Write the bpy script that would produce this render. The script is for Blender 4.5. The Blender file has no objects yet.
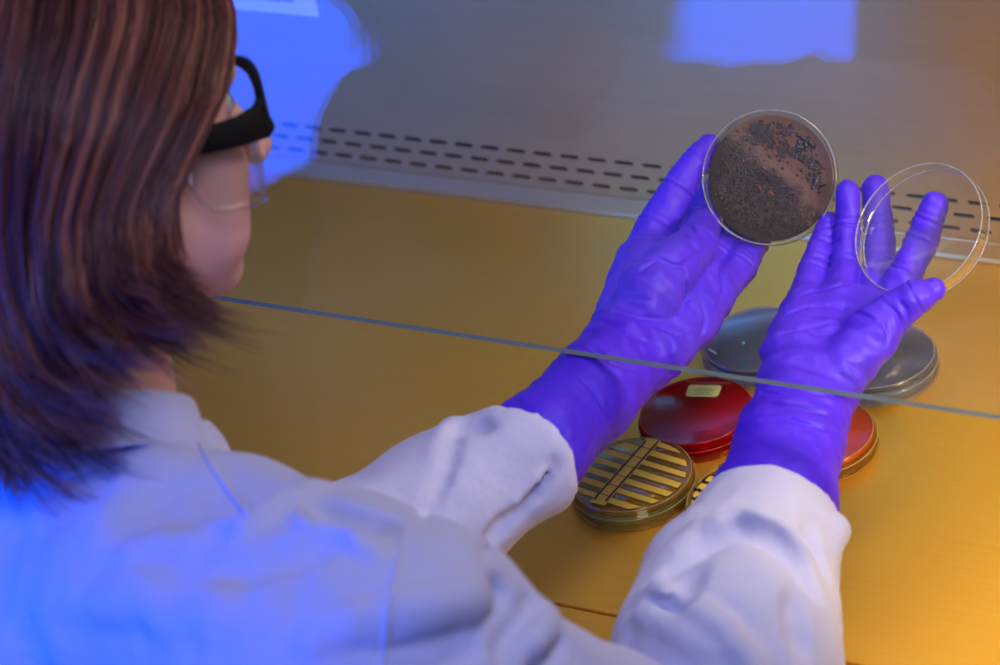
import bpy, math, random
import numpy as np
random.seed(7); RNG=np.random.RandomState(7)
sc=bpy.context.scene; COL=sc.collection
A=np.array
# ------------------------------------------------------------------ camera frame
FPX=2810.4
CAM=A([0.8917,-1.3428,1.2042])
X=A([0.86005562,-0.13022116,0.49330192]); Y=A([0.47403777,0.56148612,-0.67824887]); Z=A([-0.18865983,0.8171755,0.54463904])
def c2w(v): v=A(v,float); return A([X.dot(v),Y.dot(v),Z.dot(v)])
def ray(px,py): return c2w([(px-500)/FPX,-(py-332.5)/FPX,-1.])
def W(px,py,d): return CAM+ray(px,py)*d
def onz(px,py,z=0.): r=ray(px,py); return CAM+r*((z-CAM[2])/r[2])
def ony(px,py,y): r=ray(px,py); return CAM+r*((y-CAM[1])/r[1])
def unit(v): v=A(v,float); return v/np.linalg.norm(v)
# ------------------------------------------------------------------ object helpers
def link(name,me,parent=None,mats=()):
    o=bpy.data.objects.new(name,me); COL.objects.link(o)
    for m in mats: me.materials.append(m)
    if parent is not None: o.parent=parent
    return o
def mesh(name,verts,faces,mat,parent=None,smooth=True,mi=None):
    me=bpy.data.meshes.new(name)
    V=np.asarray(verts,dtype=np.float32).reshape(-1,3)
    if isinstance(faces,np.ndarray):
        n,k=faces.shape
        me.vertices.add(len(V)); me.vertices.foreach_set('co',V.ravel())
        me.loops.add(n*k); me.loops.foreach_set('vertex_index',faces.astype(np.int32).ravel())
        me.polygons.add(n); me.polygons.foreach_set('loop_start',np.arange(0,n*k,k,dtype=np.int32))
        me.polygons.foreach_set('loop_total',np.full(n,k,dtype=np.int32)); me.update(calc_edges=True)
    else:
        me.from_pydata([tuple(map(float,v)) for v in V],[],faces); me.update()
    me.validate()
    me.polygons.foreach_set('use_smooth',np.full(len(me.polygons),smooth))
    o=link(name,me,parent,mat if isinstance(mat,(list,tuple)) else [mat])
    if mi is not None: me.polygons.foreach_set('material_index',A(mi,dtype=np.int32))
    return o
def empty(name,loc=(0,0,0)):
    o=bpy.data.objects.new(name,None); COL.objects.link(o); o.location=tuple(map(float,loc)); o.empty_display_size=.02
    return o
def tag(o,label=None,cat=None,group=None,kind=None):
    if label: o['label']=label
    if cat: o['category']=cat
    if group: o['group']=group
    if kind: o['kind']=kind
    return o
def box(lo,hi):
    x0,y0,z0=lo; x1,y1,z1=hi
    v=[(x0,y0,z0),(x1,y0,z0),(x1,y1,z0),(x0,y1,z0),(x0,y0,z1),(x1,y0,z1),(x1,y1,z1),(x0,y1,z1)]
    f=[(0,3,2,1),(4,5,6,7),(0,1,5,4),(1,2,6,5),(2,3,7,6),(3,0,4,7)]
    return v,f
def join(parts):
    V=[];F=[]
    for v,f in parts:
        n=len(V); V+= [tuple(p) for p in v]; F+=[tuple(i+n for i in q) for q in f]
    return V,F
def bevel(o,w,s=2):
    m=o.modifiers.new('bevel','BEVEL'); m.width=w; m.segments=s; m.limit_method='ANGLE'; return o
def tube(pts,r,n=8,closed=False,cap=True):
    P=[A(p,float) for p in pts]; m=len(P); V=[];F=[]
    R=[r]*m if np.isscalar(r) else list(r)
    nrm=None
    for i in range(m):
        a=P[(i-1)%m] if (i>0 or closed) else P[i]; b=P[(i+1)%m] if (i<m-1 or closed) else P[i]
        t=unit(b-a)
        if nrm is None:
            nrm=np.cross(t,[0,0,1] if abs(t[2])<.9 else [1,0,0])
        nrm=unit(nrm-t*nrm.dot(t)); bn=np.cross(t,nrm)
        for k in range(n):
            an=2*math.pi*k/n; V.append(P[i]+R[i]*(math.cos(an)*nrm+math.sin(an)*bn))
    for i in range(m if closed else m-1):
        j=(i+1)%m
        for k in range(n):
            l=(k+1)%n; F.append((i*n+k,i*n+l,j*n+l,j*n+k))
    if not closed and cap:
        F.append(tuple(range(n))[::-1]); F.append(tuple((m-1)*n+k for k in range(n)))
    return V,F
def lathe(prof,n=96,Mx=None):
    """closed-solid revolve of a profile [(r,z)...]; r=0 ends are pinched"""
    V=[];F=[];idx=[]
    for r,z in prof:
        if r<1e-7: idx.append([len(V)]); V.append((0,0,z))
        else:
            idx.append(list(range(len(V),len(V)+n)))
            V+=[(r*math.cos(2*math.pi*k/n),r*math.sin(2*math.pi*k/n),z) for k in range(n)]
    for a,b in zip(idx[:-1],idx[1:]):
        for k in range(n):
            l=(k+1)%n
            if len(a)==1 and len(b)==1: continue
            if len(a)==1: F.append((a[0],b[l],b[k]))
            elif len(b)==1: F.append((a[k],a[l],b[0]))
            else: F.append((a[k],a[l],b[l],b[k]))
    if Mx is not None:
        R,T=Mx; V=[tuple(R@A(v)+T) for v in V]
    return V,F
# ------------------------------------------------------------------ implicit surfaces
def cone(P,a,b,ra,rb):
    a=A(a);b=A(b); ba=b-a; L2=ba.dot(ba); pa=P-a
    t=np.clip(pa@ba/L2,0,1)[:,None] if L2>1e-12 else np.zeros((len(P),1))
    return np.linalg.norm(pa-t*ba,axis=1)-(ra+(rb-ra)*t[:,0])
def ellip(P,c,Rm,r):
    q=(P-A(c))@A(Rm).T; r=A(r)
    k0=np.linalg.norm(q/r,axis=1); k1=np.linalg.norm(q/(r*r),axis=1)+1e-9
    return k0*(k0-1)/k1
def smin(a,b,k):
    h=np.clip(.5+.5*(b-a)/k,0,1); return b+(a-b)*h-k*h*(1-h)
def smax(a,b,k): return -smin(-a,-b,k)
class Wob:
    def __init__(s,seed,n,wl0,wl1,aniso=None):
        r=np.random.RandomState(seed); d=r.normal(size=(n,3)); d/=np.linalg.norm(d,axis=1)[:,None]
        if aniso is not None:
            ax,sq=aniso; ax=unit(ax); d=d-(1-sq)*(d@ax)[:,None]*ax; d/=np.linalg.norm(d,axis=1)[:,None]
        s.k=d*(2*math.pi/r.uniform(wl0,wl1,n))[:,None]; s.p=r.uniform(0,6.28,n); s.n=n
    def __call__(s,P):
        q=P@s.k.T+s.p; h=s.n//2
        q[:,h:]+=1.3*np.sin(q[:,:s.n-h]); return np.sin(q).sum(1)/math.sqrt(s.n)
def surface(fn,lo,hi,h):
    lo=A(lo,float); hi=A(hi,float); B=12
    nb=np.ceil((hi-lo)/h/B).astype(int); N=nb*B+1
    bi=np.stack(np.meshgrid(*[np.arange(k) for k in nb],indexing='ij'),-1).reshape(-1,3)
    cen=lo+(bi+.5)*B*h; dc=fn(cen); hd=B*h*.9+.012
    D=np.ones(N,np.float32)
    big=np.where(dc<0,-1,1).astype(np.float32).reshape(nb)
    Df=np.repeat(np.repeat(np.repeat(big,B,0),B,1),B,2)
    D[:-1,:-1,:-1]=Df; D[-1]=D[-2]; D[:,-1]=D[:,-2]; D[:,:,-1]=D[:,:,-2]
    g=np.stack(np.meshgrid(*[np.arange(B+1)]*3,indexing='ij'),-1).reshape(-1,3)
    act=bi[np.abs(dc)<hd]
    for s in range(0,len(act),160):
        ids=(act[s:s+160,None,:]*B+g[None]).reshape(-1,3)
        D[ids[:,0],ids[:,1],ids[:,2]]=fn(lo+ids*h)
    D[0]=D[-1]=1; D[:,0]=D[:,-1]=1; D[:,:,0]=D[:,:,-1]=1
    S=D<0
    cs=np.zeros(tuple(A(S.shape)-1),np.int8)
    corners=[(i,j,k) for i in (0,1) for j in (0,1) for k in (0,1)]
    for i,j,k in corners: cs+=S[i:i+S.shape[0]-1,j:j+S.shape[1]-1,k:k+S.shape[2]-1]
    C=np.argwhere((cs>0)&(cs<8)); vid=np.full(cs.shape,-1,np.int32); vid[C[:,0],C[:,1],C[:,2]]=np.arange(len(C))
    acc=np.zeros((len(C),3)); cnt=np.zeros(len(C)); val={}
    for c in corners: val[c]=D[C[:,0]+c[0],C[:,1]+c[1],C[:,2]+c[2]].astype(float)
    for c in corners:
        for ax in range(3):
            if c[ax]==0:
                e=list(c); e[ax]=1; e=tuple(e); a=val[c]; b=val[e]; m=(a<0)!=(b<0)
                t=np.where(m,a/np.where(m,a-b,1),0)
                p=np.tile(A(c,float),(len(C),1)); p[:,ax]+=t
                acc+=p*m[:,None]; cnt+=m
    V=lo+(C+acc/cnt[:,None])*h
    Fs=[]
    for ax in range(3):
        sl0=[slice(None)]*3; sl1=[slice(None)]*3; sl0[ax]=slice(0,-1); sl1[ax]=slice(1,None)
        ch=S[tuple(sl0)]!=S[tuple(sl1)]; E=np.argwhere(ch)
        u=(ax+1)%3; v=(ax+2)%3
        E=E[(E[:,u]>0)&(E[:,v]>0)&(E[:,u]<cs.shape[u])&(E[:,v]<cs.shape[v])]
        q=[]
        for du,dv in ((1,1),(0,1),(0,0),(1,0)):
            c=E.copy(); c[:,u]-=du; c[:,v]-=dv; q.append(vid[c[:,0],c[:,1],c[:,2]])
        q=np.stack(q,1); ins=S[E[:,0],E[:,1],E[:,2]]
        q[~ins]=q[~ins][:,::-1]
        Fs.append(q[(q>=0).all(1)])
    F=np.concatenate(Fs)
    return V,F
def smooth_v(V,F,it=1,lam=.5):
    e=np.concatenate([F[:,[0,1]],F[:,[1,2]],F[:,[2,3]],F[:,[3,0]]]); e=np.concatenate([e,e[:,::-1]])
    for _ in range(it):
        s=np.zeros_like(V); c=np.bincount(e[:,0],minlength=len(V)).astype(float)
        for k in range(3): s[:,k]=np.bincount(e[:,0],weights=V[e[:,1],k],minlength=len(V))
        V=V+lam*(s/np.maximum(c,1)[:,None]-V)
    return V
def snap(fn,px,py,d0=1.3,d1=2.1,n=200):
    ds=np.linspace(d0,d1,n); P=A([W(px,py,t) for t in ds]); dv=fn(P); i=int(np.argmax(dv<0))
    if dv[i]>=0: return None,None
    t0,t1=ds[i-1],ds[i]; a,b=dv[i-1],dv[i]; p=W(px,py,t0+(t1-t0)*a/(a-b)); e=.002
    g=fn(A([p+[e,0,0],p-[e,0,0],p+[0,e,0],p-[0,e,0],p+[0,0,e],p-[0,0,e]])); return p,unit([g[0]-g[1],g[2]-g[3],g[4]-g[5]])
def snapped(fn,lines):
    """lines: (pixel polyline, radius, height) laid on the surface; height<0 presses a groove"""
    out=[]
    for pts,r,h in lines:
        q=[]
        for (x0,y0),(x1,y1) in zip(pts[:-1],pts[1:]):
            n=max(1,int(math.hypot(x1-x0,y1-y0)/14))
            q+=[(x0+(x1-x0)*k/n,y0+(y1-y0)*k/n) for k in range(n)]
        q.append(pts[-1]); prev=None; m=len(q)
        for i,(x,y) in enumerate(q):
            p,nv_=snap(fn,x,y)
            if p is None: prev=None; continue
            taper=1. if r==.0101 else min(1,.25+1.5*min(i,m-1-i)/max(m-1,1)*2); hh=abs(h)*taper*(1.35 if r>.0035 else 1)
            c=p-nv_*(r-hh) if h>0 else p+nv_*(r-hh)
            if prev is not None: out.append((prev,c,r,h>0))
            prev=c
    return out
def apply_folds(Q,dd,folds,k):
    for a,b,r,up in folds:
        c=(a+b)/2; m=((Q-c)**2).sum(1)<(np.linalg.norm(b-a)/2+r+k+.003)**2
        if m.any():
            e=cone(Q[m],a,b,r,r); dd[m]=smin(dd[m],e,k) if up else smax(dd[m],-e,k)
    return dd
# ------------------------------------------------------------------ materials
def newmat(name):
    m=bpy.data.materials.new(name); m.use_nodes=True; nt=m.node_tree
    return m,nt,nt.nodes['Principled BSDF'],nt.nodes,nt.links
def noise(nt,scale,detail=3,rough=.5,stretch=(1,1,1),coord='Object'):
    tc=nt.nodes.new('ShaderNodeTexCoord'); mp=nt.nodes.new('ShaderNodeMapping'); mp.inputs['Scale'].default_value=stretch
    n=nt.nodes.new('ShaderNodeTexNoise'); n.inputs['Scale'].default_value=scale; n.inputs['Detail'].default_value=detail; n.inputs['Roughness'].default_value=rough
    nt.links.new(tc.outputs[coord],mp.inputs[0]); nt.links.new(mp.outputs[0],n.inputs['Vector']); return n
def bumpn(nt,src,dist,strength=1.,prev=None):
    b=nt.nodes.new('ShaderNodeBump'); b.inputs['Distance'].default_value=dist; b.inputs['Strength'].default_value=strength
    nt.links.new(src,b.inputs['Height'])
    if prev is not None: nt.links.new(prev.outputs[0],b.inputs['Normal'])
    return b
def ramp(nt,src,stops):
    r=nt.nodes.new('ShaderNodeValToRGB'); el=r.color_ramp.elements
    while len(el)<len(stops): el.new(.5)
    for e,(p,c) in zip(el,stops): e.position=p; e.color=(*c,1)
    nt.links.new(src,r.inputs[0]); return r
def pmat(name,col,rough=.5,metal=0.,spec=.5,bump=None,**kw):
    m,nt,b,N,L=newmat(name)
    b.inputs['Base Color'].default_value=(*col,1); b.inputs['Roughness'].default_value=rough; b.inputs['Metallic'].default_value=metal
    b.inputs['Specular IOR Level'].default_value=spec
    for k,v in kw.items(): b.inputs[k.replace('_',' ')].default_value=v
    n=noise(nt,bump[0] if bump else 300,3)
    bp=bumpn(nt,n.outputs[0],bump[1] if bump else .0001,.6); L.new(bp.outputs[0],b.inputs['Normal'])
    return m
def steel(name,col,grain=(2,260,260),rough=.3,aniso=.6,bump=.00008,rot=0.,metal=1.):
    m,nt,b,N,L=newmat(name)
    n=noise(nt,1.,4,.6,grain); n2=noise(nt,5.,3,.5,(1,1,1))
    mx=N.new('ShaderNodeMix'); mx.data_type='RGBA'; mx.inputs[6].default_value=(*[c*.86 for c in col],1); mx.inputs[7].default_value=(*col,1)
    L.new(n.outputs[0],mx.inputs[0]); L.new(mx.outputs[2],b.inputs['Base Color'])
    b.inputs['Metallic'].default_value=1.; b.inputs['Anisotropic'].default_value=aniso; b.inputs['Anisotropic Rotation'].default_value=rot
    t=N.new('ShaderNodeCombineXYZ'); t.inputs[0].default_value=1.; L.new(t.outputs[0],b.inputs['Tangent'])
    mr=N.new('ShaderNodeMapRange'); b.inputs['Metallic'].default_value=metal; mr.inputs[3].default_value=rough*.8; mr.inputs[4].default_value=rough*1.25; L.new(n2.outputs[0],mr.inputs[0]); L.new(mr.outputs[0],b.inputs['Roughness'])
    bp=bumpn(nt,n.outputs[0],bump); L.new(bp.outputs[0],b.inputs['Normal'])
    return m
def clear(name,tint=(1,1,1),ior=1.5,rough=.02,body=.0,bodycol=(.8,.8,.8),boost=1.):
    """clear sheet: what passes straight through plus its Fresnel reflection (and a little body scatter)"""
    m,nt,b,N,L=newmat(name); N.remove(b); out=N['Material Output']
    tr=N.new('ShaderNodeBsdfTransparent'); tr.inputs[0].default_value=(*tint,1)
    gl=N.new('ShaderNodeBsdfGlossy'); gl.inputs['Roughness'].default_value=rough
    fr=N.new('ShaderNodeFresnel')
    ge=N.new('ShaderNodeNewGeometry'); mi=N.new('ShaderNodeMapRange'); mi.inputs[3].default_value=ior; mi.inputs[4].default_value=1/ior   # same Fresnel on both faces of the sheet
    L.new(ge.outputs['Backfacing'],mi.inputs[0]); L.new(mi.outputs[0],fr.inputs[0])
    nz=noise(nt,60,2); bp=bumpn(nt,nz.outputs[0],.00003,.3); L.new(bp.outputs[0],gl.inputs['Normal'])
    src=fr.outputs[0]
    if boost!=1.:
        mu=N.new('ShaderNodeMath'); mu.operation='MULTIPLY'; mu.use_clamp=True; mu.inputs[1].default_value=boost; L.new(src,mu.inputs[0]); src=mu.outputs[0]
    mix=N.new('ShaderNodeMixShader'); L.new(src,mix.inputs[0]); 
    if body>0:
        df=N.new('ShaderNodeBsdfDiffuse'); df.inputs[0].default_value=(*bodycol,1)
        mb=N.new('ShaderNodeMixShader'); mb.inputs[0].default_value=body; L.new(tr.outputs[0],mb.inputs[1]); L.new(df.outputs[0],mb.inputs[2]); L.new(mb.outputs[0],mix.inputs[1])
    else: L.new(tr.outputs[0],mix.inputs[1])
    L.new(gl.outputs[0],mix.inputs[2]); L.new(mix.outputs[0],out.inputs[0]); return m

M={}
M['worktop']=steel('brushed_steel_worktop_light_tint',(.95,.54,.06),grain=(9,420,420),rough=.40,aniso=.5,bump=.00006,metal=.75)  # steel itself is neutral; the golden lamp glow is put into its colour
M['backsteel']=steel('brushed_steel_back',(.60,.46,.18),grain=(4,300,300),rough=.40,aniso=.5,metal=.7)  # neutral steel too, with warm lamplight mixed into the base colour
M['dark']=pmat('dark_plenum',(.012,.011,.010),.8)
M['cabwhite']=pmat('cabinet_paint',(.55,.52,.45),.5)
M['lampglow'],_nt,_b,_N,_L=newmat('lamp_tube'); _b.inputs['Emission Color'].default_value=(1,.85,.6,1); _b.inputs['Emission Strength'].default_value=1.5
M['glass']=clear('sash_glass',(.985,.99,.985),1.42,.004)
M['glassedge']=pmat('polished_glass_edge',(.13,.16,.15),.25,spec=.6)
M['plastic']=clear('clear_polystyrene',(.97,.97,.96),1.42,.03,body=.02,boost=1.)
M['plasticrim']=clear('clear_polystyrene_rim',(.90,.90,.88),1.45,.06,body=.03,bodycol=(.85,.84,.8),boost=1.)
M['whiterim']=clear('polished_plastic_lip',(.80,.80,.78),1.7,.10,body=.24,bodycol=(.80,.79,.76))
M['redlip']=clear('red_plastic_lip',(.8,.10,.06),1.6,.1,body=.5,bodycol=(.9,.04,.02))
M['yellowlip']=clear('yellow_plastic_lip',(.9,.75,.35),1.6,.1,body=.45,bodycol=(.75,.55,.18))
M['redplastic']=clear('red_stained_dish',(.85,.05,.03),1.33,.03,body=.16,bodycol=(.65,.01,.008),boost=1.)
M['orangeplastic']=clear('orange_dish',(.96,.66,.45),1.4,.03,body=.12,bodycol=(.75,.28,.06),boost=1.)
M['yellowplastic']=clear('yellow_dish',(.98,.88,.55),1.4,.03,body=.07,bodycol=(.7,.5,.12),boost=1.)
M['redagar']=pmat('blood_agar',(.62,.002,.02),.4,bump=(60,.0002),spec=.3)
M['orangeagar']=pmat('orange_agar',(.62,.17,.035),.35,bump=(60,.0002))
M['yellowagar']=pmat('yellow_agar',(.34,.23,.03),.4,bump=(80,.0002))
M['yellowbar']=pmat('yellow_growth',(.95,.60,.04),.5,bump=(200,.0002))
M['darkagar']=pmat('grey_agar',(.030,.034,.030),.3,bump=(70,.0002))
M['marker']=pmat('black_marker_ink',(.008,.007,.01),.4)
M['label']=pmat('yellow_sticker',(.95,.84,.16),.55)
M['labelink']=pmat('sticker_print',(.35,.27,.04),.6)
M['cyan']=pmat('pale_cyan_dot',(.12,.65,.75),.3)
M['pale']=pmat('pale_smear',(.6,.6,.5),.4)
M['skin']=pmat('skin',(.72,.38,.33),.48,bump=(500,.0002),Subsurface_Weight=.12,Subsurface_Scale=.01)
M['lip']=pmat('lip_skin',(.50,.17,.16),.4)
M['eyewhite']=pmat('eye_white',(.8,.78,.75),.15)
M['iris']=pmat('iris_brown',(.05,.025,.012),.1)
M['blackplastic']=pmat('black_spectacle_plastic',(.004,.004,.006),.55,spec=.12)
M['lens']=clear('spectacle_lens',(.95,.95,.94),1.5,.02,body=.03,bodycol=(.6,.5,.5))
M['shirt']=pmat('dark_shirt',(.05,.045,.03),.8)
M['button']=pmat('white_button',(.7,.7,.7),.3)
M['notice']=pmat('pale_notice',(.75,.78,.8),.5)
M['noticeink']=pmat('notice_border',(.25,.3,.35),.5)
# nitrile
m,nt,b,N,L=newmat('violet_nitrile'); M['glove']=m
n1=noise(nt,55,3,.6); n2=noise(nt,900,2)
r=ramp(nt,n1.outputs[0],[(.3,(.062,.012,.70)),(.7,(.080,.018,.80))]); L.new(r.outputs[0],b.inputs['Base Color'])
b.inputs['Roughness'].default_value=.5; b.inputs['Specular IOR Level'].default_value=.3
b1=bumpn(nt,n1.outputs[0],.0007,.5); b2=bumpn(nt,n2.outputs[0],.00012,.6,b1); L.new(b2.outputs[0],b.inputs['Normal'])
# lab coat cloth
m,nt,b,N,L=newmat('white_coat_cloth'); M['coat']=m
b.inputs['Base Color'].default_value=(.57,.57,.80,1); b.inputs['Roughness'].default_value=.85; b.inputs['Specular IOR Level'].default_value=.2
b.inputs['Sheen Weight'].default_value=.15
n1=noise(nt,14,4,.5); n2=noise(nt,1100,2,.6)
b1=bumpn(nt,n1.outputs[0],.016,.5); b2=bumpn(nt,n2.outputs[0],.0003,.7,b1); L.new(b2.outputs[0],b.inputs['Normal'])
# hair
m,nt,b,N,L=newmat('red_brown_hair'); M['hair']=m
at=N.new('ShaderNodeAttribute'); at.attribute_name='tone'
r=ramp(nt,at.outputs['Fac'],[(0,(.018,.005,.005)),(.4,(.10,.026,.019)),(.75,(.30,.085,.052)),(1.,(.58,.21,.12))]); L.new(r.outputs[0],b.inputs['Base Color'])
b.inputs['Roughness'].default_value=.42; b.inputs['Specular IOR Level'].default_value=.6
M['hairbase']=pmat('dark_hair_base',(.010,.004,.004),.7)

# ================================================================== THE CABINET
YB=.331
cab=empty('biosafety_cabinet',(0,.1,0))
tag(cab,'brushed steel biosafety cabinet with slotted back wall and sloping glass sash, around the dishes','cabinet')
def place(o,root=cab):   # keep world coordinates while parented to an empty that is not at the origin
    o.parent=root; o.location=tuple(-A(root.location)); return o
XL,XR=-1.0,.62
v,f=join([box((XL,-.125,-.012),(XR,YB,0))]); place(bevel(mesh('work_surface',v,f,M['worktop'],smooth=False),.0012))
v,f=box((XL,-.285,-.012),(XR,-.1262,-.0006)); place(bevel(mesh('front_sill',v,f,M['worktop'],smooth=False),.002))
v,f=box((XL,-.283,-.20),(XR,-.270,-.0125)); place(mesh('front_panel',v,f,M['cabwhite'],smooth=False))
# folded foot of the back wall
prof=[(YB-.0005,0.),(YB-.002,.0006),(YB-.0022,.0022),(YB,.0042),(YB+.001,.0170),(YB+.0028,.0185),(YB+.0028,.0200),(YB+.0005,.0212),(YB+.0005,.0222),(YB+.02,.0222),(YB+.02,0.)]
V=[(x,y,z) for x in (XL,XR) for y,z in prof]; n=len(prof)
F=[(i,(i+1)%n,(i+1)%n+n,i+n) for i in range(n)]+[tuple(range(n))[::-1],tuple(range(n,2*n))]
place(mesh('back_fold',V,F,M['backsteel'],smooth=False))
# slotted strip cut from sheet: curve with holes, turned into a mesh
cu=bpy.data.curves.new('strip','CURVE'); cu.dimensions='2D'; cu.fill_mode='BOTH'; cu.extrude=.0009
def poly(pts):
    s=cu.splines.new('POLY'); s.points.add(len(pts)-1); s.use_cyclic_u=True
    for p,q in zip(s.points,pts): p.co=(q[0],q[1],0,1)
poly([(XL,.0222),(XR,.0222),(XR,.0655),(XL,.0655)])
for zr,x0 in ((.0535,-.4970),(.0410,-.4845),(.0283,-.4975)):
    k0=int((XL-x0)/.02542)-1
    for k in range(k0,60):
        c=x0+k*.02542
        if c<XL+.02 or c>XR-.02: continue
        hl=.0070; hr=.0019; pts=[]
        for s in range(9): a=-math.pi/2+math.pi*s/8; pts.append((c+hl+hr*math.cos(a),zr+hr*math.sin(a)))
        for s in range(9): a=math.pi/2+math.pi*s/8; pts.append((c-hl+hr*math.cos(a),zr+hr*math.sin(a)))
        poly(pts)
co=bpy.data.objects.new('tmp',cu); COL.objects.link(co)
bpy.context.view_layer.update()
dg=bpy.context.evaluated_depsgraph_get(); me=bpy.data.meshes.new_from_object(co.evaluated_get(dg)); bpy.data.objects.remove(co)
me.name='slotted_strip'
for vtx in me.vertices: x,z,y=vtx.co; vtx.co=(x,YB+.0014+y,z)
me.flip_normals(); me.materials.clear()
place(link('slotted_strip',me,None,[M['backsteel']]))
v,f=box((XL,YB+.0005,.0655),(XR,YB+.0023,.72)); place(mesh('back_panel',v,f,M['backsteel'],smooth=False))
v,f=box((XL,YB+.03,0),(XR,YB+.035,.10)); place(mesh('plenum_panel',v,f,M['dark'],smooth=False))
for x0,x1 in ((XL-.02,XL),(XR,XR+.02)):
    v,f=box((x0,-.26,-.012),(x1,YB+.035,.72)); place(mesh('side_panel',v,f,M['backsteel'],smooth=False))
v,f=box((XL-.02,.05,.72),(XR+.02,YB+.035,.74)); place(mesh('top_panel',v,f,M['cabwhite'],smooth=False))
# lamp housing under the roof of the cabinet
lampz=.705
v,f=lathe([(0,-.55),(.013,-.55),(.013,.55),(0,.55)],24)
v=[(p[2]-.15,.17+p[0],lampz-.02+p[1]) for p in v]; place(mesh('lamp_tube',v,f,M['lampglow']))
# sash : tilted glass
EDGE_Z,EDGE_Y=.180,-.0785
TILT=math.radians(10)
sd=A([0,math.sin(TILT),math.cos(TILT)]); sn=A([0,-math.cos(TILT),math.sin(TILT)])
SL=.62; th=.006; V=[]
for x in (XL+.005,XR-.005):
    for s in (0,SL):
        for t in (0,-th): V.append(A([x,EDGE_Y,EDGE_Z])+sd*s+sn*t)
F=[(0,4,6,2),(1,3,7,5),(0,1,5,4),(2,6,7,3),(0,2,3,1),(4,5,7,6)]
place(tag(mesh('glass_sash',V,F,[M['glass'],M['glassedge']],smooth=False,mi=[0,0,1,1,1,1]),'clear glass sash with pale polished bottom edge'))
# notice on back wall, upper left
def wallquad(name,pts,y,mat,root,t=.0008):
    P=[ony(px,py,y) for px,py in pts]; V=[p for p in P]+[p+A([0,t,0]) for p in P]; n=len(P)
    F=[tuple(range(n)),tuple(range(n,2*n))[::-1]]+[(i,i+n,(i+1)%n+n,(i+1)%n) for i in range(n)]
    o=mesh(name,V,F,mat,smooth=False); o.parent=root; o.location=tuple(-A(root.location)); return o
c0=ony(319,17,YB); 
nt_=empty('notice',(c0[0]-.05,YB,c0[2])); tag(nt_,'pale rectangular notice on the cabinet back wall, at the upper left','notice')
def wbox(name,x0,z0,x1,z1,y,mat,root,t=.0006):
    v,f=box((x0,y-t,z0),(x1,y,z1)); o=mesh(name,v,f,mat,smooth=False); o.parent=root; o.location=tuple(-A(root.location)); return o
wbox('sheet',c0[0]-.16,c0[2],c0[0],c0[2]+.11,YB+.0004,M['notice'],nt_)
wbox('printed_frame',c0[0]-.15,c0[2]+.012,c0[0]-.022,c0[2]+.015,YB-.0003,M['noticeink'],nt_,.0002)
wbox('printed_frame',c0[0]-.025,c0[2]+.015,c0[0]-.022,c0[2]+.10,YB-.0003,M['noticeink'],nt_,.0002)

# ================================================================== PETRI DISHES
def dish(name,label,loc,Rm,R,H,plastic,agar=None,group=None,lid=True,rim=None,flat_up=True,cat='petri dish',agar_t=.0035,lip=None):
    lip=lip or M['whiterim']
    """inverted closed plate: base on top (flat face up), wider lid below"""
    root=empty(name,loc); tag(root,label,cat,'closed petri dishes standing on the worktop'); T=A([0,0,0.])
    t=.0011; Rb=R-.0018
    # base, flat face at z=H, opening downwards
    prof=[(0,H),(Rb-.0022,H),(Rb-.0018,H+.0005),(Rb-.0006,H+.0005),(Rb,H-.0003),(Rb,.002),(Rb-t,.002),(Rb-t,H-t),(0,H-t)]
    v,f=lathe(prof,96,(Rm,T)); mesh('dish_base',v,f,plastic,root)
    if lid:
        prof=[(0,0),(R-.0008,0),(R,.0008),(R,H*.62),(R-.0003,H*.62+.0003),(R-t,H*.62),(R-t,t),(0,t)]
        v,f=lathe(prof,96,(Rm,T)); mesh('dish_lid',v,f,rim or plastic,root)
    lips=[(Rb-.0008,H+.0002)]
    if lid: lips+=[(R-.0003,H*.62),(R-.0006,.0006)]
    for rr,zz in lips:
        v,f=tube([Rm@A([rr*math.cos(a),rr*math.sin(a),zz]) for a in np.linspace(0,2*math.pi,97)[:-1]],.00045,6,closed=True); mesh('moulded_lip',v,f,lip,root)
    if agar is not None:
        prof=[(0,H-t-.0001),(Rb-t-.0001,H-t-.0001),(Rb-t-.0001,H-t-agar_t),(0,H-t-agar_t)]
        v,f=lathe(prof,96,(Rm,T)); mesh('agar',v,f,agar,root)
    return root
I3=np.eye(3); H=.0155; Z0=.0003
RC=A([0.,0.,0.])
def disk_top(px,py): p=onz(px,py,H); return p
# --- yellow streaked plate, left
def flat_poly(name,pts2,z,t,mat,root):
    n=len(pts2); V=[(x,y,z) for x,y in pts2]+[(x,y,z+t) for x,y in pts2]
    F=[tuple(range(n))[::-1],tuple(range(n,2*n))]+[(i,(i+1)%n,(i+1)%n+n,i+n) for i in range(n)]
    return mesh(name,V,F,mat,root,smooth=False)
def clip_circle(poly,R,c=(0,0)):
    # Sutherland-Hodgman against a 48-gon
    out=[A(p,float)-A(c) for p in poly]
    for k in range(48):
        a=2*math.pi*k/48; nn=A([math.cos(a),math.sin(a)]); res=[]
        if not out: return []
        for i in range(len(out)):
            p=out[i]; q=out[(i+1)%len(out)]; dp=p@nn-R; dq=q@nn-R
            if dp<=0: res.append(p)
            if (dp<0<dq) or (dq<0<dp): res.append(p+(q-p)*dp/(dp-dq))
        out=res
    return [tuple(p+A(c)) for p in out]
def strip2(p,q,w):
    p=A(p[:2]);q=A(q[:2]);d=unit(q-p);n=A([-d[1],d[0]])*w/2; return [p+n,q+n,q-n,p-n]
ct=onz(632,475,H); ct[2]=0
yd=dish('petri_dish','closed yellow petri dish with two long black marker lines across dark streaks',(ct[0],ct[1],Z0),I3,.0455,H,M['yellowplastic'],M['yellowagar'],lip=M['yellowlip'])
def loc2(px,py,c,z=H): p=onz(px,py,z)-c; return p[:2]
def quad(pts,h=0):
    return pts
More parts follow.
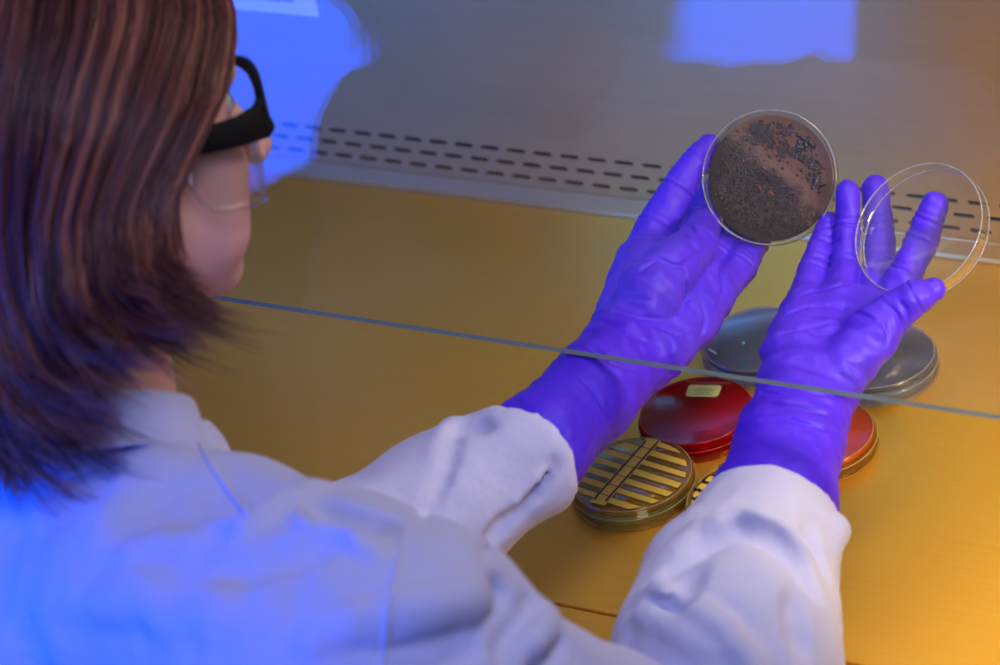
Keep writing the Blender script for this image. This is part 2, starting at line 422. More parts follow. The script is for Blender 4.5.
la,lb=loc2(645.9,441.6,ct),loc2(594.3,499.9,ct); ma,mb=loc2(658.4,442.1,ct),loc2(606,501.7,ct)
Rag=.0405; zt=H+.0002
d1=unit(la-lb); 
pr=unit(loc2(689,462,ct)-loc2(650.3,450.3,ct))
zs=H-.0012
# centre strip (solid yellow) and seven bars either side
ctr=[(la+ma)/2+d1*.004,(lb+mb)/2-d1*.004]
zb=H+.00005
flat_poly('streak_strip',clip_circle(strip2(ctr[0],ctr[1],.0125),.0425),zb,.0002,M['yellowbar'],yd)
nb=7
for i in range(nb+1):
    s=(i+.35)/nb; c=ctr[0]*(1-s)+ctr[1]*s
    for sg in (-1,1):
        a=c+pr*.0062*sg; e=c+pr*.08*sg
        w=.0058+.0008*math.sin(i*2.1+sg)
        pl=clip_circle(strip2(a,e,w),.0395)
        if len(pl)>2: flat_poly('streak_bar',pl,zb,.0002,M['yellowbar'],yd)
    if i<nb:
        c2=c+d1*.0030
        pl=clip_circle(strip2(c2-pr*.08,c2+pr*.08,.0005),.0395)
        if len(pl)>2: flat_poly('marker_line',pl,zb+.0003,.0001,M['marker'],yd)
for a,e in ((la,lb),(ma,mb)): flat_poly('marker_line',strip2(a,e,.0015),zb+.00045,.0001,M['marker'],yd)
def squiggle(pts,w,z,root):
    for p,q in zip(pts[:-1],pts[1:]): flat_poly('marker_writing',strip2(p,q,w),z,.0001,M['marker'],root)
for bx,by in ((620,443.5),(611,450.5)):
    p=loc2(bx,by,ct); squiggle([p+A([-.002,0]),p+A([-.001,.002]),p,p+A([.001,.0022]),p+A([.002,.0006])],.0007,zb+.0004,yd)
# --- second yellow plate, mostly under the right hand
c2=onz(748,498,H); c2[2]=0
y2=dish('petri_dish','closed yellow petri dish with handwritten black marks, half covered by the right glove',(c2[0],c2[1],Z0),I3,.0455,H,M['yellowplastic'],M['yellowagar'],lip=M['yellowlip'])
for i in range(8):
    off=(i-3.5)*.0095
    a=A([-.05,off])+A([0,.0]); e=A([.05,off-.012])
    pl=clip_circle(strip2(a,e,.0062),.0395)
    if len(pl)>2: flat_poly('streak_bar',pl,zb,.0002,M['yellowbar'],y2)
    pl=clip_circle(strip2(a+A([0,.0046]),e+A([0,.0046]),.0006),.0395)
    if len(pl)>2: flat_poly('marker_line',pl,zb+.0003,.0001,M['marker'],y2)
def pen(pts): return [loc2(x,y,c2) for x,y in pts]
for s in ([(718,468),(722,470)],[(720,466),(719,471)],[(703,480),(705,484),(702,483)],[(707,478),(704,482)],[(695,488),(696,492)],[(699,489),(700,493)],[(694,490.5),(701,491)],
          [(692,497),(695,500),(693,501)],[(697,497),(698,501)],[(699,498),(703,501),(700,501.5)],[(704,497),(706,500)],[(693,505),(699,505.5)],[(694,508),(700,508.5)]):
    squiggle(pen(s),.0011,zb+.0004,y2)
# --- red plate with yellow sticker
c3=onz(696,411,H); c3[2]=0
rd=dish('petri_dish','closed dark red petri dish with a small yellow rectangular sticker on top',(c3[0],c3[1],Z0),I3,.0435,H,M['redplastic'],M['redagar'],rim=M['redplastic'],lip=M['redlip'])
qc=[loc2(x,y,c3) for x,y in ((689,386),(722.5,386.5),(718,398),(685.5,397.5))]
def rounded(q,r=.003):
    out=[]; n=len(q)
    for i in range(n):
        p=q[i]; a=unit(q[i-1]-p); b_=unit(q[(i+1)%n]-p)
        for s in range(5):
            u=s/4; out.append(tuple((1-u)**2*(p+a*r)+2*u*(1-u)*p+u*u*(p+b_*r)))
    return out[::-1]
qc=[A(q) for q in qc]
st=flat_poly('sticker',rounded(qc),H+.0006,.0002,M['label'],rd); st['label']='yellow sticker with faint print'
for i,s in enumerate((.28,.46,.64,.8)):
    a=qc[0]*(1-s)+qc[3]*s; e=qc[1]*(1-s)+qc[2]*s
    u0,u1=(.32,.72) if i%2==0 else (.2,.8)
    flat_poly('printed_line',strip2(a*(1-u0)+e*u0,a*(1-u1)+e*u1,.0005),H+.00085,.0001,M['labelink'],st)
a=loc2(653,400,c3); 
# --- orange plate behind the right wrist
c4=onz(815,432,H); c4[2]=0
dish('petri_dish','closed orange-red petri dish half hidden behind the right wrist',(c4[0],c4[1],Z0),I3,.0440,H,M['orangeplastic'],M['orangeagar'],rim=M['yellowplastic'],lip=M['yellowlip'])
# --- two grey plates behind, under the glass
for (px,py,lab,cy) in ((759,339,'closed clear petri dish of grey agar standing between the two hands',True),(877,355,'closed clear petri dish of grey agar, behind the right palm and thumb',False)):
    c5=onz(px,py,H); c5[2]=0
    g=dish('petri_dish',lab,(c5[0],c5[1],Z0),I3,.0445,H,M['plasticrim'],M['darkagar'],agar_t=.004)
    # the base plate face is clear, agar lies a little under it
    if cy:
        p=loc2(743.5,343.5,c5); v,f=lathe([(0,.0009),(.0010,.0006),(.0014,0),(0,0)],16); mesh('cyan_dot',[(q[0]+p[0],q[1]+p[1],q[2]+H+.0001) for q in v],f,M['cyan'],g)  # small raised pale cyan dot on the plate
        a=loc2(709,350,c5); e=loc2(717,355,c5); flat_poly('smear',strip2(a,e,.0018),H+.0006,.0002,M['pale'],g)

# --- held dish (open, agar side to the camera) and held lid
def frame(n_c):
    n=unit(c2w(n_c)); u=unit(np.cross([0,0,1],n)); v=np.cross(n,u); return np.stack([u,v,n],1)
DR=.0478
dn=A([-.26,.03,.965]); Rd=frame(dn); dcen=W(769,177,1.972)   # centre of the open rim, nearest the camera
hd=empty('petri_dish',dcen); tag(hd,'open petri dish with black and brown colonies, held up in the left glove','petri dish')
Hd=.0135; t=.0012
prof=[(0,-Hd),(DR-.001,-Hd),(DR,-Hd+.001),(DR,-.0004),(DR-.0004,0),(DR-t+.0002,0),(DR-t,-.0005),(DR-t,-Hd+t),(0,-Hd+t)]
v,f=lathe(prof,128,(Rd,A([0,0,0.]))); mesh('dish_wall',v,f,M['plasticrim'],hd)
RA=DR-.0034; ZA=-.0068
prof=[(0,-Hd+t+.0001),(RA,-Hd+t+.0001),(RA,ZA),(RA-.0010,ZA-.0006),(0,ZA-.0006)]
# agar material: taupe gel, dark brown lawn, black growth
m,nt,b,N,L=newmat('colony_covered_agar'); M['heldagar']=m
tc=N.new('ShaderNodeTexCoord'); sx=N.new('ShaderNodeSeparateXYZ'); L.new(tc.outputs['Object'],sx.inputs[0])
n1=noise(nt,28,4,.6); n2=noise(nt,260,3,.6); n3=noise(nt,650,3,.7)
def math_(op,a,b_,clamp=False):
    q=N.new('ShaderNodeMath'); q.operation=op; q.use_clamp=clamp
    for i,s in enumerate((a,b_)):
        if isinstance(s,(int,float)): q.inputs[i].default_value=s
        else: L.new(s,q.inputs[i])
    return q.outputs[0]
# signed coordinate: upper right bare, lower part covered (x right, y up in the dish's own plane)
g=math_('ADD',math_('MULTIPLY',sx.outputs[0],-15.),math_('MULTIPLY',sx.outputs[1],-17.))
g=math_('ADD',g,math_('MULTIPLY',math_('SUBTRACT',n1.outputs[0],.5),1.5)); g=math_('ADD',g,.46,True)
r1=ramp(nt,g,[(.30,(.15,.085,.055)),(.5,(.022,.010,.005)),(.72,(.008,.004,.002))])
r2=ramp(nt,n2.outputs[0],[(.42,(.42,.40,.38)),(.60,(1.2,1.15,1.1))])
mx=N.new('ShaderNodeMix'); mx.data_type='RGBA'; mx.blend_type='MULTIPLY'; L.new(math_('MULTIPLY',g,.9,True),mx.inputs[0]); L.new(r1.outputs[0],mx.inputs[6]); L.new(r2.outputs[0],mx.inputs[7])
L.new(mx.outputs[2],b.inputs['Base Color']); b.inputs['Roughness'].default_value=.24
hh=math_('MULTIPLY',math_('ADD',n2.outputs[0],n3.outputs[0]),g); bp=bumpn(nt,hh,.0016,1.); L.new(bp.outputs[0],b.inputs['Normal'])
v,f=lathe(prof,128)
ag=mesh('agar',v,f,M['heldagar'],hd)
for rr,zz in ((DR-.0005,0.),(DR-.0005,-Hd+.0004)):
    v_,f_=tube([Rd@A([rr*math.cos(a),rr*math.sin(a),zz]) for a in np.linspace(0,2*math.pi,129)[:-1]],.00055,6,closed=True); mesh('moulded_lip',v_,f_,M['whiterim'],hd)
# orient the agar by its own matrix so its texture coordinates lie in the dish plane
ux=c2w([1,0,0]); n_=Rd[:,2]; ux=unit(ux-n_*ux.dot(n_)); uy=np.cross(n_,ux); Rq=np.stack([ux,uy,n_],1)
from mathutils import Matrix
ag.matrix_local=Matrix(Rq.tolist()).to_4x4()
M['blackcol']=pmat('black_colony',(.003,.003,.004),.2,spec=.8)
M['browncol']=pmat('brown_colony',(.022,.012,.007),.3,spec=.8)
M['pinkcol']=pmat('pink_colony',(.22,.05,.05),.4)
def colonies(name,items,mat):
    V=[];F=[]
    base,bf=lathe([(0,1),(.5,.86),(.86,.5),(1,0),(.9,-.25),(0,-.25)],10)
    for x,y,r_,h_ in items:
        n=len(V); V+=[(x+p[0]*r_,y+p[1]*r_,ZA-.0007+p[2]*h_) for p in base]; F+=[tuple(i+n for i in q) for q in bf]
    o=mesh(name,V,F,mat,hd); o.matrix_local=Matrix(Rq.tolist()).to_4x4(); o['kind']='stuff'; return o
S=1/1409./4.156   # zoomed pixels -> metres in the dish plane
def dz(x,y): return ((x-345)*S,-(y-338)*S)
bl=[];br=[]
def scatter(lst,cx,cy,sx_,sy_,n,r0,r1,ang=0):
    for _ in range(n):
        a,b__=RNG.normal(0,1,2); ca,sa=math.cos(ang),math.sin(ang)
        x=cx+a*sx_*ca-b__*sy_*sa; y=cy+a*sx_*sa+b__*sy_*ca
        p=dz(x,y)
        if math.hypot(*p)<RA-.003:
            r_=RNG.uniform(r0,r1); lst.append((p[0],p[1],r_,r_*.75))
scatter(bl,285,130,38,18,90,.0006,.0013,.5)
scatter(bl,320,170,40,28,120,.0006,.0013)
scatter(bl,400,140,30,14,50,.0006,.0012,.5)
for u in np.linspace(0,1,46):
    for off in (-16,0,16):
        x=390+u*165+RNG.normal(0,4); y=205+u*100+off+RNG.normal(0,4)
        p=dz(x,y); r_=RNG.uniform(.0007,.0014)
        if math.hypot(*p)<RA-.003 and RNG.rand()<.8: bl.append((p[0],p[1],r_,r_*.8))
scatter(bl,385,240,25,16,50,.0006,.0012,.4)
scatter(bl,520,340,18,20,45,.0008,.0016)
scatter(bl,545,370,12,10,14,.0010,.0018)
scatter(bl,350,335,14,14,30,.0007,.0013)
scatter(bl,480,205,22,17,40,.0010,.0020); 
for x,y,r_ in ((432,125,.0018),(516,228,.0014),(516,250,.0012),(395,300,.0013),(433,388,.0010),(455,330,.001),(395,392,.001),(460,300,.0009)):
    p=dz(x,y); bl.append((p[0],p[1],r_,r_*.6))
scatter(br,230,270,55,70,420,.0005,.0011,.3)
scatter(br,170,330,38,60,200,.0005,.0011,.3)
scatter(br,300,420,90,45,330,.0004,.0010)
scatter(br,330,500,110,50,420,.0003,.0008)
colonies('black_colonies',bl,M['blackcol']); colonies('brown_colonies',br,M['browncol'])
pk=[]
for x,y in ((233,262),(310,380),(352,405),(345,395),(300,372)): scatter(pk,x,y,7,6,3,.0006,.0011)
colonies('pink_colonies',pk,M['pinkcol'])

LR=.0482
ln=A([-.57,.35,.74]); Rl=frame(ln); lcen=W(918,228,1.913)
lid=empty('petri_dish',lcen); tag(lid,'clear empty petri dish half held between thumb and fingers of the right glove','petri dish')
Hl=.0115
prof=[(0,-Hl),(LR-.001,-Hl),(LR,-Hl+.001),(LR,-.0004),(LR-.0004,0),(LR-t+.0002,0),(LR-t,-.0005),(LR-t,-Hl+t+.0004),(LR-.0035,-Hl+t),(LR-.004,-Hl+t+.0006),(LR-.0046,-Hl+t),(0,-Hl+t)]
v,f=lathe(prof,128,(Rl,A([0,0,0.]))); mesh('lid_shell',v,f,M['plastic'],lid)
for rr,zz in ((LR-.0004,0.),(LR-.0004,-Hl+.0003)):
    pts=[Rl@A([rr*math.cos(a),rr*math.sin(a),zz]) for a in np.linspace(0,2*math.pi,129)[:-1]]
    v,f=tube(pts,.00055,6,closed=True); mesh('lid_rim',v,f,M['whiterim'],lid)

# ================================================================== PERSON
per=empty('person',(-.1,-.5,-.35)); tag(per,'person in white lab coat, violet gloves and black glasses, raising two dish halves','person')
PL=A([-.1,-.5,-.35])
def pchild(o,parent=per):
    o.parent=parent; o.location=tuple(-PL) if parent is per else (0,0,0); return o
def J(px,py,d,r): return (W(px,py,d),r*d/FPX)
def chain(js): return [(js[i][0],js[i+1][0],js[i][1],js[i+1][1]) for i in range(len(js)-1)]
def add_ring(P,d,c,ax,w,depth,rr):
    """crease: groove in a disc around joint c perpendicular to ax"""
    q=P-c; s=q@ax; rad=np.linalg.norm(q-s[:,None]*ax,axis=1)
    return d+depth*np.exp(-(s/w)**2)*(rad<rr*2.2)
gwob=Wob(3,14,.010,.024); gwob2=Wob(5,10,.035,.06)
def glove_fn(groups,ks,creases,cut=None,wr=None,grooves=None):
    def fn(P):
        d=None
        for js,k in groups:
            for a,b_,ra,rb in js:
                e=cone(P,a,b_,ra,rb); d=e if d is None else smin(d,e,k)
        near=np.abs(d)<.012
        if near.any():
            Q=P[near]; dd=d[near]
            dd=dd-.00034*gwob(Q)-.0003*gwob2(Q)
            for c,ax,w,dep,rr in creases: dd=add_ring(Q,dd,c,ax,w,dep,rr)
            if wr is not None: dd=wr(Q,dd)
            if grooves: dd=apply_folds(Q,dd,grooves,.0012)
            d[near]=dd
        if cut is not None: d=smax(d,(P-cut[0])@cut[1],.002)
        return d
    return fn
def creases_of(js,dep=.0014,w=.0012,skip_first=False):
    out=[]
    for i in range(1,len(js)-1):
        ax=unit(js[i+1][0]-js[i-1][0])
        out.append((js[i][0],ax,w,dep,js[i][1])); out.append((js[i][0]+ax*.0045,ax,w,dep*.6,js[i][1]))
    return out
# ---- left hand
DX=0
Lidx=[J(640,262,1.975,22),J(655,228,1.990,19.5),J(677,190,1.992,17.5),J(697,160,1.997,14.5),J(709,146,2.003,12)]
Lmid=[J(668,265,1.985,20),J(690,228,2.015,16),J(712,195,2.02,14),J(735,170,2.02,12)]
Lrin=[J(698,275,1.975,20),J(727,247,2.005,16.5),J(745,214,2.02,15),J(758,190,2.02,12)]
Lpin=[J(716,292,1.965,20),J(739,268,1.985,17.5),J(755,240,2.005,15),J(765,215,2.015,12)]
Lthu=[J(634,325,1.905,32),J(650,290,1.907,33),J(672,266,1.920,27),J(695,247,1.948,22),J(705,224,1.995,16.5),J(707,209,2.012,12)]
Lpal=[[J(612,350,1.90,30),J(640,262,1.965,26)],[J(625,352,1.905,30),J(668,265,1.97,27)],[J(645,355,1.905,30),J(700,278,1.96,26)],[J(660,352,1.90,28),J(690,320,1.935,28),J(714,295,1.955,22)]]
Lcuf=[J(490,481,1.804,38),J(531,455,1.81,47),J(590,398,1.862,44),J(636,352,1.905,40)]
Lcuf2=[J(495,475,1.804,38),J(541,443,1.815,48),J(600,378,1.872,39),J(628,340,1.905,37)]
groupsL=[(chain(Lcuf),.01),(chain(Lcuf2),.01)]+[(chain(p),.008) for p in Lpal]+[(chain(Lmid),.0035),(chain(Lrin),.0035),(chain(Lpin),.0035),(chain(Lidx),.0035),(chain(Lthu),.0022)]
crL=creases_of(Lidx)+creases_of(Lrin)+creases_of(Lpin)+creases_of(Lthu[2:],.0009)
ax=unit(W(640,350,1.9)-W(536,448,1.8))
axL=ax
wl=Wob(11,8,.014,.03,(ax,3.5))
def wristL(Q,dd):
    s=(Q-W(640,350,1.9))@axL
    return dd-.0010*wl(Q)*np.exp(-(s/.05)**2)-.0008*np.sin(s*260+3*np.sin(Q[:,0]*40))*np.exp(-((s+.012)/.03)**2)
cutL=(W(490,484,1.795),-ax)
GL=[]; fnGL=glove_fn(groupsL,0,crL,cutL,wristL,GL)
GL+=snapped(fnGL,[([(638,262),(650,257),(660,258),(675,266),(684,265),(695,257),(705,247)],.0020,-.0022),([(684,266),(687,282),(686,300),(682,315)],.0022,-.0018),
 ([(727,258),(722,272),(724,290),(716,308)],.0022,-.0018),([(655,262),(640,272),(628,276)],.0018,-.0012),([(613,308),(640,318),(672,320)],.0018,-.0011),([(602,320),(628,336),(660,346)],.0018,-.0012),
 ([(618,296),(650,300)],.0018,-.0009),([(590,345),(610,362),(640,372)],.0022,-.0014),([(680,232),(690,240),(698,252)],.0013,-.0009),([(688,226),(698,236)],.0013,-.0009),
 ([(575,372),(595,392),(610,420)],.0026,-.0012),([(650,325),(680,335),(694,330)],.002,-.001),([(700,300),(706,318),(700,335)],.002,-.0012),([(738,282),(748,290)],.0015,-.0010),([(736,290),(743,297)],.0015,-.0009)])
def bounds(groups,pad=.012):
    pts=[p for g,_ in groups for a,b_,ra,rb in g for p in (a-ra,a+ra,b_-rb,b_+rb)]
    return np.min(pts,0)-pad,np.max(pts,0)+pad
lo,hi=bounds(groupsL); v,f=surface(fnGL,lo,hi,.0010); v=smooth_v(v,f,1)
gl=pchild(mesh('glove',v,f,M['glove'])); gl['label']='left violet glove, holding the open dish'
# ---- right hand
Rpin=[J(806,300,1.925,19),J(812,272,1.945,15),J(820,245,1.958,12.5),J(828,222,1.965,10.5)]
Rrin=[J(838,300,1.92,19),J(845,266,1.945,14.5),J(848,228,1.955,13.2),J(848,192,1.955,12.2)]
Rmid=[J(868,305,1.932,20),J(879,266,1.953,16.5),J(879,226,1.968,15.5),J(875,189,1.972,14)]
Ridx=[J(882,318,1.928,20),J(905,275,1.930,17.5),J(921,243,1.935,16.8),J(929,220,1.932,15),J(935,205,1.93,13.5)]
Rthu=[J(842,368,1.862,30),J(872,335,1.872,27),J(893,312,1.872,20),J(915,298,1.868,18),J(934,290,1.868,11.5)]
Rpal=[[J(790,372,1.865,28),J(806,302,1.92,20)],[J(803,376,1.868,30),J(838,302,1.915,23)],[J(820,378,1.868,30),J(868,308,1.91,23)],[J(832,380,1.868,28),J(880,322,1.905,24)],[J(788,350,1.88,25),J(800,318,1.91,21)]]
Rcuf=[J(745,548,1.765,44),J(757,508,1.785,48),J(777,440,1.83,39),J(795,385,1.862,35)]
Rcuf2=[J(777,548,1.765,44),J(787,505,1.785,48),J(800,440,1.83,42),J(822,390,1.862,36)]
groupsR=[(chain(Rcuf),.012),(chain(Rcuf2),.012)]+[(chain(p),.009) for p in Rpal]+[(chain(Rpin),.0025),(chain(Rrin),.0025),(chain(Rmid),.0028),(chain(Ridx),.0035),(chain(Rthu),.004)]
crR=creases_of(Rpin)+creases_of(Rrin)+creases_of(Rmid)+creases_of(Ridx)+creases_of(Rthu[1:],.0009)
axR=unit(W(812,385,1.865)-W(774,505,1.785)); wr_=Wob(12,8,.014,.03,(axR,3.5))
def wristR(Q,dd):
    s=(Q-W(808,388,1.865))@axR
    return dd-.0010*wr_(Q)*np.exp(-(s/.06)**2)-.0009*np.sin(s*240+3*np.sin(Q[:,0]*40))*np.exp(-((s+.005)/.03)**2)
cutR=(W(762,548,1.765),-axR)
GR=[]; fnGR=glove_fn(groupsR,0,crR,cutR,wristR,GR)
GR+=snapped(fnGR,[([(796,297),(812,291),(830,288)],.0018,-.0014),([(830,288),(845,284),(860,284)],.0018,-.0014),([(785,316),(805,307),(830,305),(858,313),(876,322)],.0018,-.0012),
 ([(779,334),(800,330),(835,322)],.0018,-.0009),([(898,300),(906,310),(908,322)],.0016,-.0013),([(890,304),(898,316),(900,330)],.0016,-.0012),([(880,318),(888,334),(886,346)],.0018,-.0012),([(922,286),(926,294)],.0013,-.0008),
 ([(800,392),(828,395),(853,404)],.0020,-.0015),([(764,404),(800,408),(842,418)],.0020,-.0015),([(760,420),(790,420),(838,432)],.0020,-.0012),([(762,392),(790,396)],.0018,-.001),([(845,362),(858,372)],.0018,-.001),([(840,374),(856,386)],.0018,-.001)])
lo,hi=bounds(groupsR); v,f=surface(fnGR,lo,hi,.0010); v=smooth_v(v,f,1)
gr=pchild(mesh('glove',v,f,M['glove'])); gr['label']='right violet glove, holding the clear lid'

# ---- head frame
Fc=unit([.8,.27,-.535]); Uc=A([-.24,.96,.13]); Uc=unit(Uc-Fc*Uc.dot(Fc)); Sc=np.cross(Fc,Uc)
HF,HU,HS=c2w(Fc),c2w(Uc),c2w(Sc); RH=np.stack([HF,HS,HU],0)     # rows: head axes
HO=W(96,137,1.69)
def h2w(p): return HO+p[0]*HF+p[1]*HS+p[2]*HU
HUP=unit(HU)
NB=W(108,416,1.664); SHR=W(385,650,1.52); SHL=A([-.28,-.345,.235])
ELR=W(735,790,1.63); ELL=W(320,600,1.77)
def body_fn(P):
    q=(P-HO)@RH.T   # head-frame coordinates
    e=lambda c,r: ellip(q,c,I3,r)
    c_=lambda a,b_,ra,rb: cone(q,a,b_,ra,rb)
    d=e((-.012,0,.028),(.097,.074,.088))
    d=smin(d,e((.020,0,-.022),(.056,.056,.078)),.03)
    for s in (-1,1):
        d=smin(d,c_((.0,.045*s,-.068),(.047,.013*s,-.095),.018,.014),.025)
        d=smin(d,c_((.047,.035*s,-.036),(.043,.031*s,-.070),.026,.024),.018)
        d=smin(d,c_((.080,.012*s,.020),(.074,.040*s,.020),.010,.008),.012)
        d=smin(d,ellip(q,(-.008,.073*s,-.012),I3,(.018,.008,.030)),.006)
        d=smax(d,-c_((.092,.031*s,.002),(.091,.031*s,.002),.013,.013),.01)
        d=smin(d,c_((.098,.010*s,-.036),(.096,.012*s,-.036),.006,.006),.006)
    d=smin(d,c_((.083,0,.008),(.1065,0,-.030),.007,.0088),.008)
    d=smin(d,e((.057,0,-.097),(.012,.017,.012)),.014)
    d=smin(d,e((.073,0,-.058),(.009,.022,.006)),.006); d=smin(d,e((.071,0,-.068),(.009,.018,.006)),.005)
    d=smin(d,cone(P,h2w((-.025,0,-.06)),NB,.042,.042),.03)
    T1=A([-.09,-.41,.16]); T2=A([-.09,-.46,-.25])
    d=smin(d,cone(P,NB+A([-.11,-.01,-.115]),NB+A([.11,-.05,-.115]),.034,.034),.05)
    for dx in (-.075,.075): d=smin(d,cone(P,T1+A([dx,0,0]),T2+A([dx,0,0]),.085,.085),.05)
    for ch in ([(SHR+A([.0,.0,-.02]),.040),(ELR,.032)],[(ELR,.034),(W(772,505,1.79),.022)],[(W(772,505,1.79),.022),(W(808,392,1.863),.018)],[(W(808,392,1.863),.018),(W(825,345,1.89),.011)],
               [(SHL,.048),(ELL,.034)],[(ELL,.034),(W(528,455,1.812),.021)],[(W(528,455,1.812),.021),(W(630,350,1.897),.019)],[(W(630,350,1.897),.019),(W(668,310,1.935),.011)]):
        d=smin(d,cone(P,ch[0][0],ch[1][0],ch[0][1],ch[1][1]),.015)
    return d
v,f=surface(body_fn,(-.46,-.64,-.30),(.42,.10,.57),.0034)
pchild(mesh('body',v,f,M['skin']))
for s in (-1,1):
    c=h2w((.0665,.031*s,.001)); 
    v,f=lathe([(0,-.0118),(.006,-.0102),(.0102,-.006),(.0118,0),(.0102,.006),(.006,.0102),(0,.0118)],24,(np.stack([HS,HU,HF],1),c)); eye=mesh('eye',v,f,M['eyewhite']); pchild(eye)
    v,f=lathe([(0,.0124),(.003,.0121),(.0055,.0110),(.0055,.0085),(0,.0085)],20,(np.stack([HS,HU,HF],1),c)); o=mesh('iris',v,f,M['iris']); o.parent=eye

# ---- hair
def hair_edge(u):   # azimuth (deg) of the front edge as a function of height
    return np.interp(u,[-.22,-.16,-.12,-.08,-.04,0,.03,.06,.09,.14],[82,84,92,94,86,68,54,36,20,5])
def hair_pt(ph0,side,s,off,Lend,flick,sw):
    """ph0 0..180 (0=front), s 0..1 along the strand"""
    arc=.135; total=arc+Lend; l=s*total
    th=min(l/arc,1)*math.pi/2; uu=.118*math.cos(th)+.012 if l<arc else .012-(l-arc)
    phe=hair_edge(uu); ph=180-(180-ph0)*(180-phe)/180.
    h=max(l-arc,0)
    ph-=sw*max(0,(h-.07)/.12)**2*27
    rr=math.sin(th); 
    rf,rs=.119,.090
    if h>0:
        k=h/max(Lend,1e-3)
        sag=-.012*math.sin(min(k,1)*math.pi*.8)
        rf+=sag; rs+=sag+.004
        rf+=.004*k*k; rs+=.014*k*k
    fl=flick*max(0,(s-.78)/.22)**1.6
    rf+=off*rr+fl; rs+=off*rr+fl
    a=math.radians(ph)
    x=rf*math.cos(a)*rr-.012; y=rs*math.sin(a)*rr*side
    z=uu+off*max(0,math.cos(th))+ .018*max(0,(s-.88)/.12)**2*(flick/.03)
    return h2w((x,y,z))
VV=[];FF=[];TT=[]
NS=20; nv=0
def strand_mesh(pts,r0,tone):
    global nv
    P=A(pts); T=np.gradient(P,axis=0); T/=np.linalg.norm(T,axis=1)[:,None]+1e-9
    ref=unit(A([.3,.2,.93])+RNG.normal(0,.2,3)); n1=np.cross(T,ref); n1/=np.linalg.norm(n1,axis=1)[:,None]+1e-9; n2=np.cross(T,n1)
    m=len(P); rad=r0*np.minimum(1,(1.02-np.linspace(0,1,m))*5)[:,None]
    for k in range(3):
        a=2*math.pi*k/3; VV.append(P+rad*(math.cos(a)*n1+math.sin(a)*n2))
    base=nv+np.arange(m-1)
    for k in range(3):
        l=(k+1)%3; FF.append(np.stack([base+k*m,base+l*m,base+l*m+1,base+k*m+1],1))
    TT.append(np.full(3*m,tone)); nv+=3*m
for c in range(620):
    side=1 if RNG.rand()<.72 else -1
    ph0=RNG.uniform(0,180) if side>0 else RNG.uniform(0,180)
    off0=RNG.uniform(-.004,.011); ph_mid=ph0
    Le=np.interp(ph0,[0,25,50,90,130,180],[.122,.124,.126,.142,.174,.192])+RNG.normal(0,.014)
    fl=abs(RNG.normal(.010,.009)); sw=RNG.uniform(.4,1.2) if side>0 else RNG.uniform(.2,.8)
    tone0=np.clip(RNG.beta(1.6,1.7)+(off0-.003)*12,0,1); start=RNG.uniform(0,.35)
    for k in range(15):
        o=off0+RNG.normal(0,.0014); dp=RNG.normal(0,1.7); L1=Le+RNG.normal(0,.006); f1=fl+RNG.normal(0,.003); s1=sw+RNG.normal(0,.06)
        st0=np.clip(start+RNG.normal(0,.05),0,.5)
        wv=RNG.uniform(0,6.28); amp=RNG.uniform(.3,1.2)
        pts=[hair_pt(np.clip(ph0+dp*(.4+.8*s)+amp*math.sin(wv+s*7),0,180),side,s,o,L1,f1,s1) for s in np.linspace(st0,1,NS)]
        strand_mesh(pts,.00042,float(np.clip(tone0+RNG.normal(0,.13),0,1)))
# flyaway ends over the collar
v=np.concatenate(VV); f=np.concatenate(FF)
hs=mesh('hair_strands',v,f,M['hair'])
at=hs.data.attributes.new('tone','FLOAT','POINT'); at.data.foreach_set('value',np.concatenate(TT).astype(np.float32))
# under-layer
V=[];F=[];na=72;nsn=26
for j in range(nsn):
    s=.02+j/(nsn-1)*.90
    for i in range(na):
        a=(i/na)*360; side=1 if a<=180 else -1; ph=a if a<=180 else 360-a
        Le=np.interp(ph,[0,25,50,90,130,180],[.122,.124,.126,.142,.174,.192])
        V.append(hair_pt(ph,side,s,-.008,Le-.02,.004,.7 if side>0 else .4))
for j in range(nsn-1):
    for i in range(na):
        k=(i+1)%na; F.append((j*na+i,(j+1)*na+i,(j+1)*na+k,j*na+k))
F.append(tuple(range(na)))
hair=mesh('hair',V,F,M['hairbase']); md=hair.modifiers.new('thick','SOLIDIFY'); md.thickness=.004; md.offset=-1
pchild(hair); hs.parent=hair

# ---- glasses
def flatbar(pts,w,t,wdir):
    """bar with rectangular section along pts; w along wdir"""
    V=[];F=[];m=len(pts); W_=[w]*m if np.isscalar(w) else w
    P=[A(p,float) for p in pts]
    for i in range(m):
        tt=unit(P[min(i+1,m-1)]-P[max(i-1,0)]); wd=unit(A(wdir)-tt*A(wdir).dot(tt)); nn=np.cross(tt,wd)
        for a,b_ in ((-1,-1),(1,-1),(1,1),(-1,1)): V.append(P[i]+wd*W_[i]/2*a+nn*t/2*b_)
    for i in range(m-1):
        for k in range(4):
            l=(k+1)%4; F.append((i*4+k,i*4+l,(i+1)*4+l,(i+1)*4+k))
    F+=[(3,2,1,0),tuple((m-1)*4+k for k in range(4))]
    return V,F
gs=mesh('glasses',*flatbar([h2w((.100-.024*(abs(y)/.07)**2.2,y,-.012+.036*(1-(abs(y)/.070)**2.4))) for y in np.linspace(-.070,.070,29)],[.006+.010*(abs(y)/.07)**3 for y in np.linspace(-.070,.070,29)],.0055,HU),M['blackplastic'])
pchild(gs); bevel(gs,.001); gs['label']='black framed safety glasses'
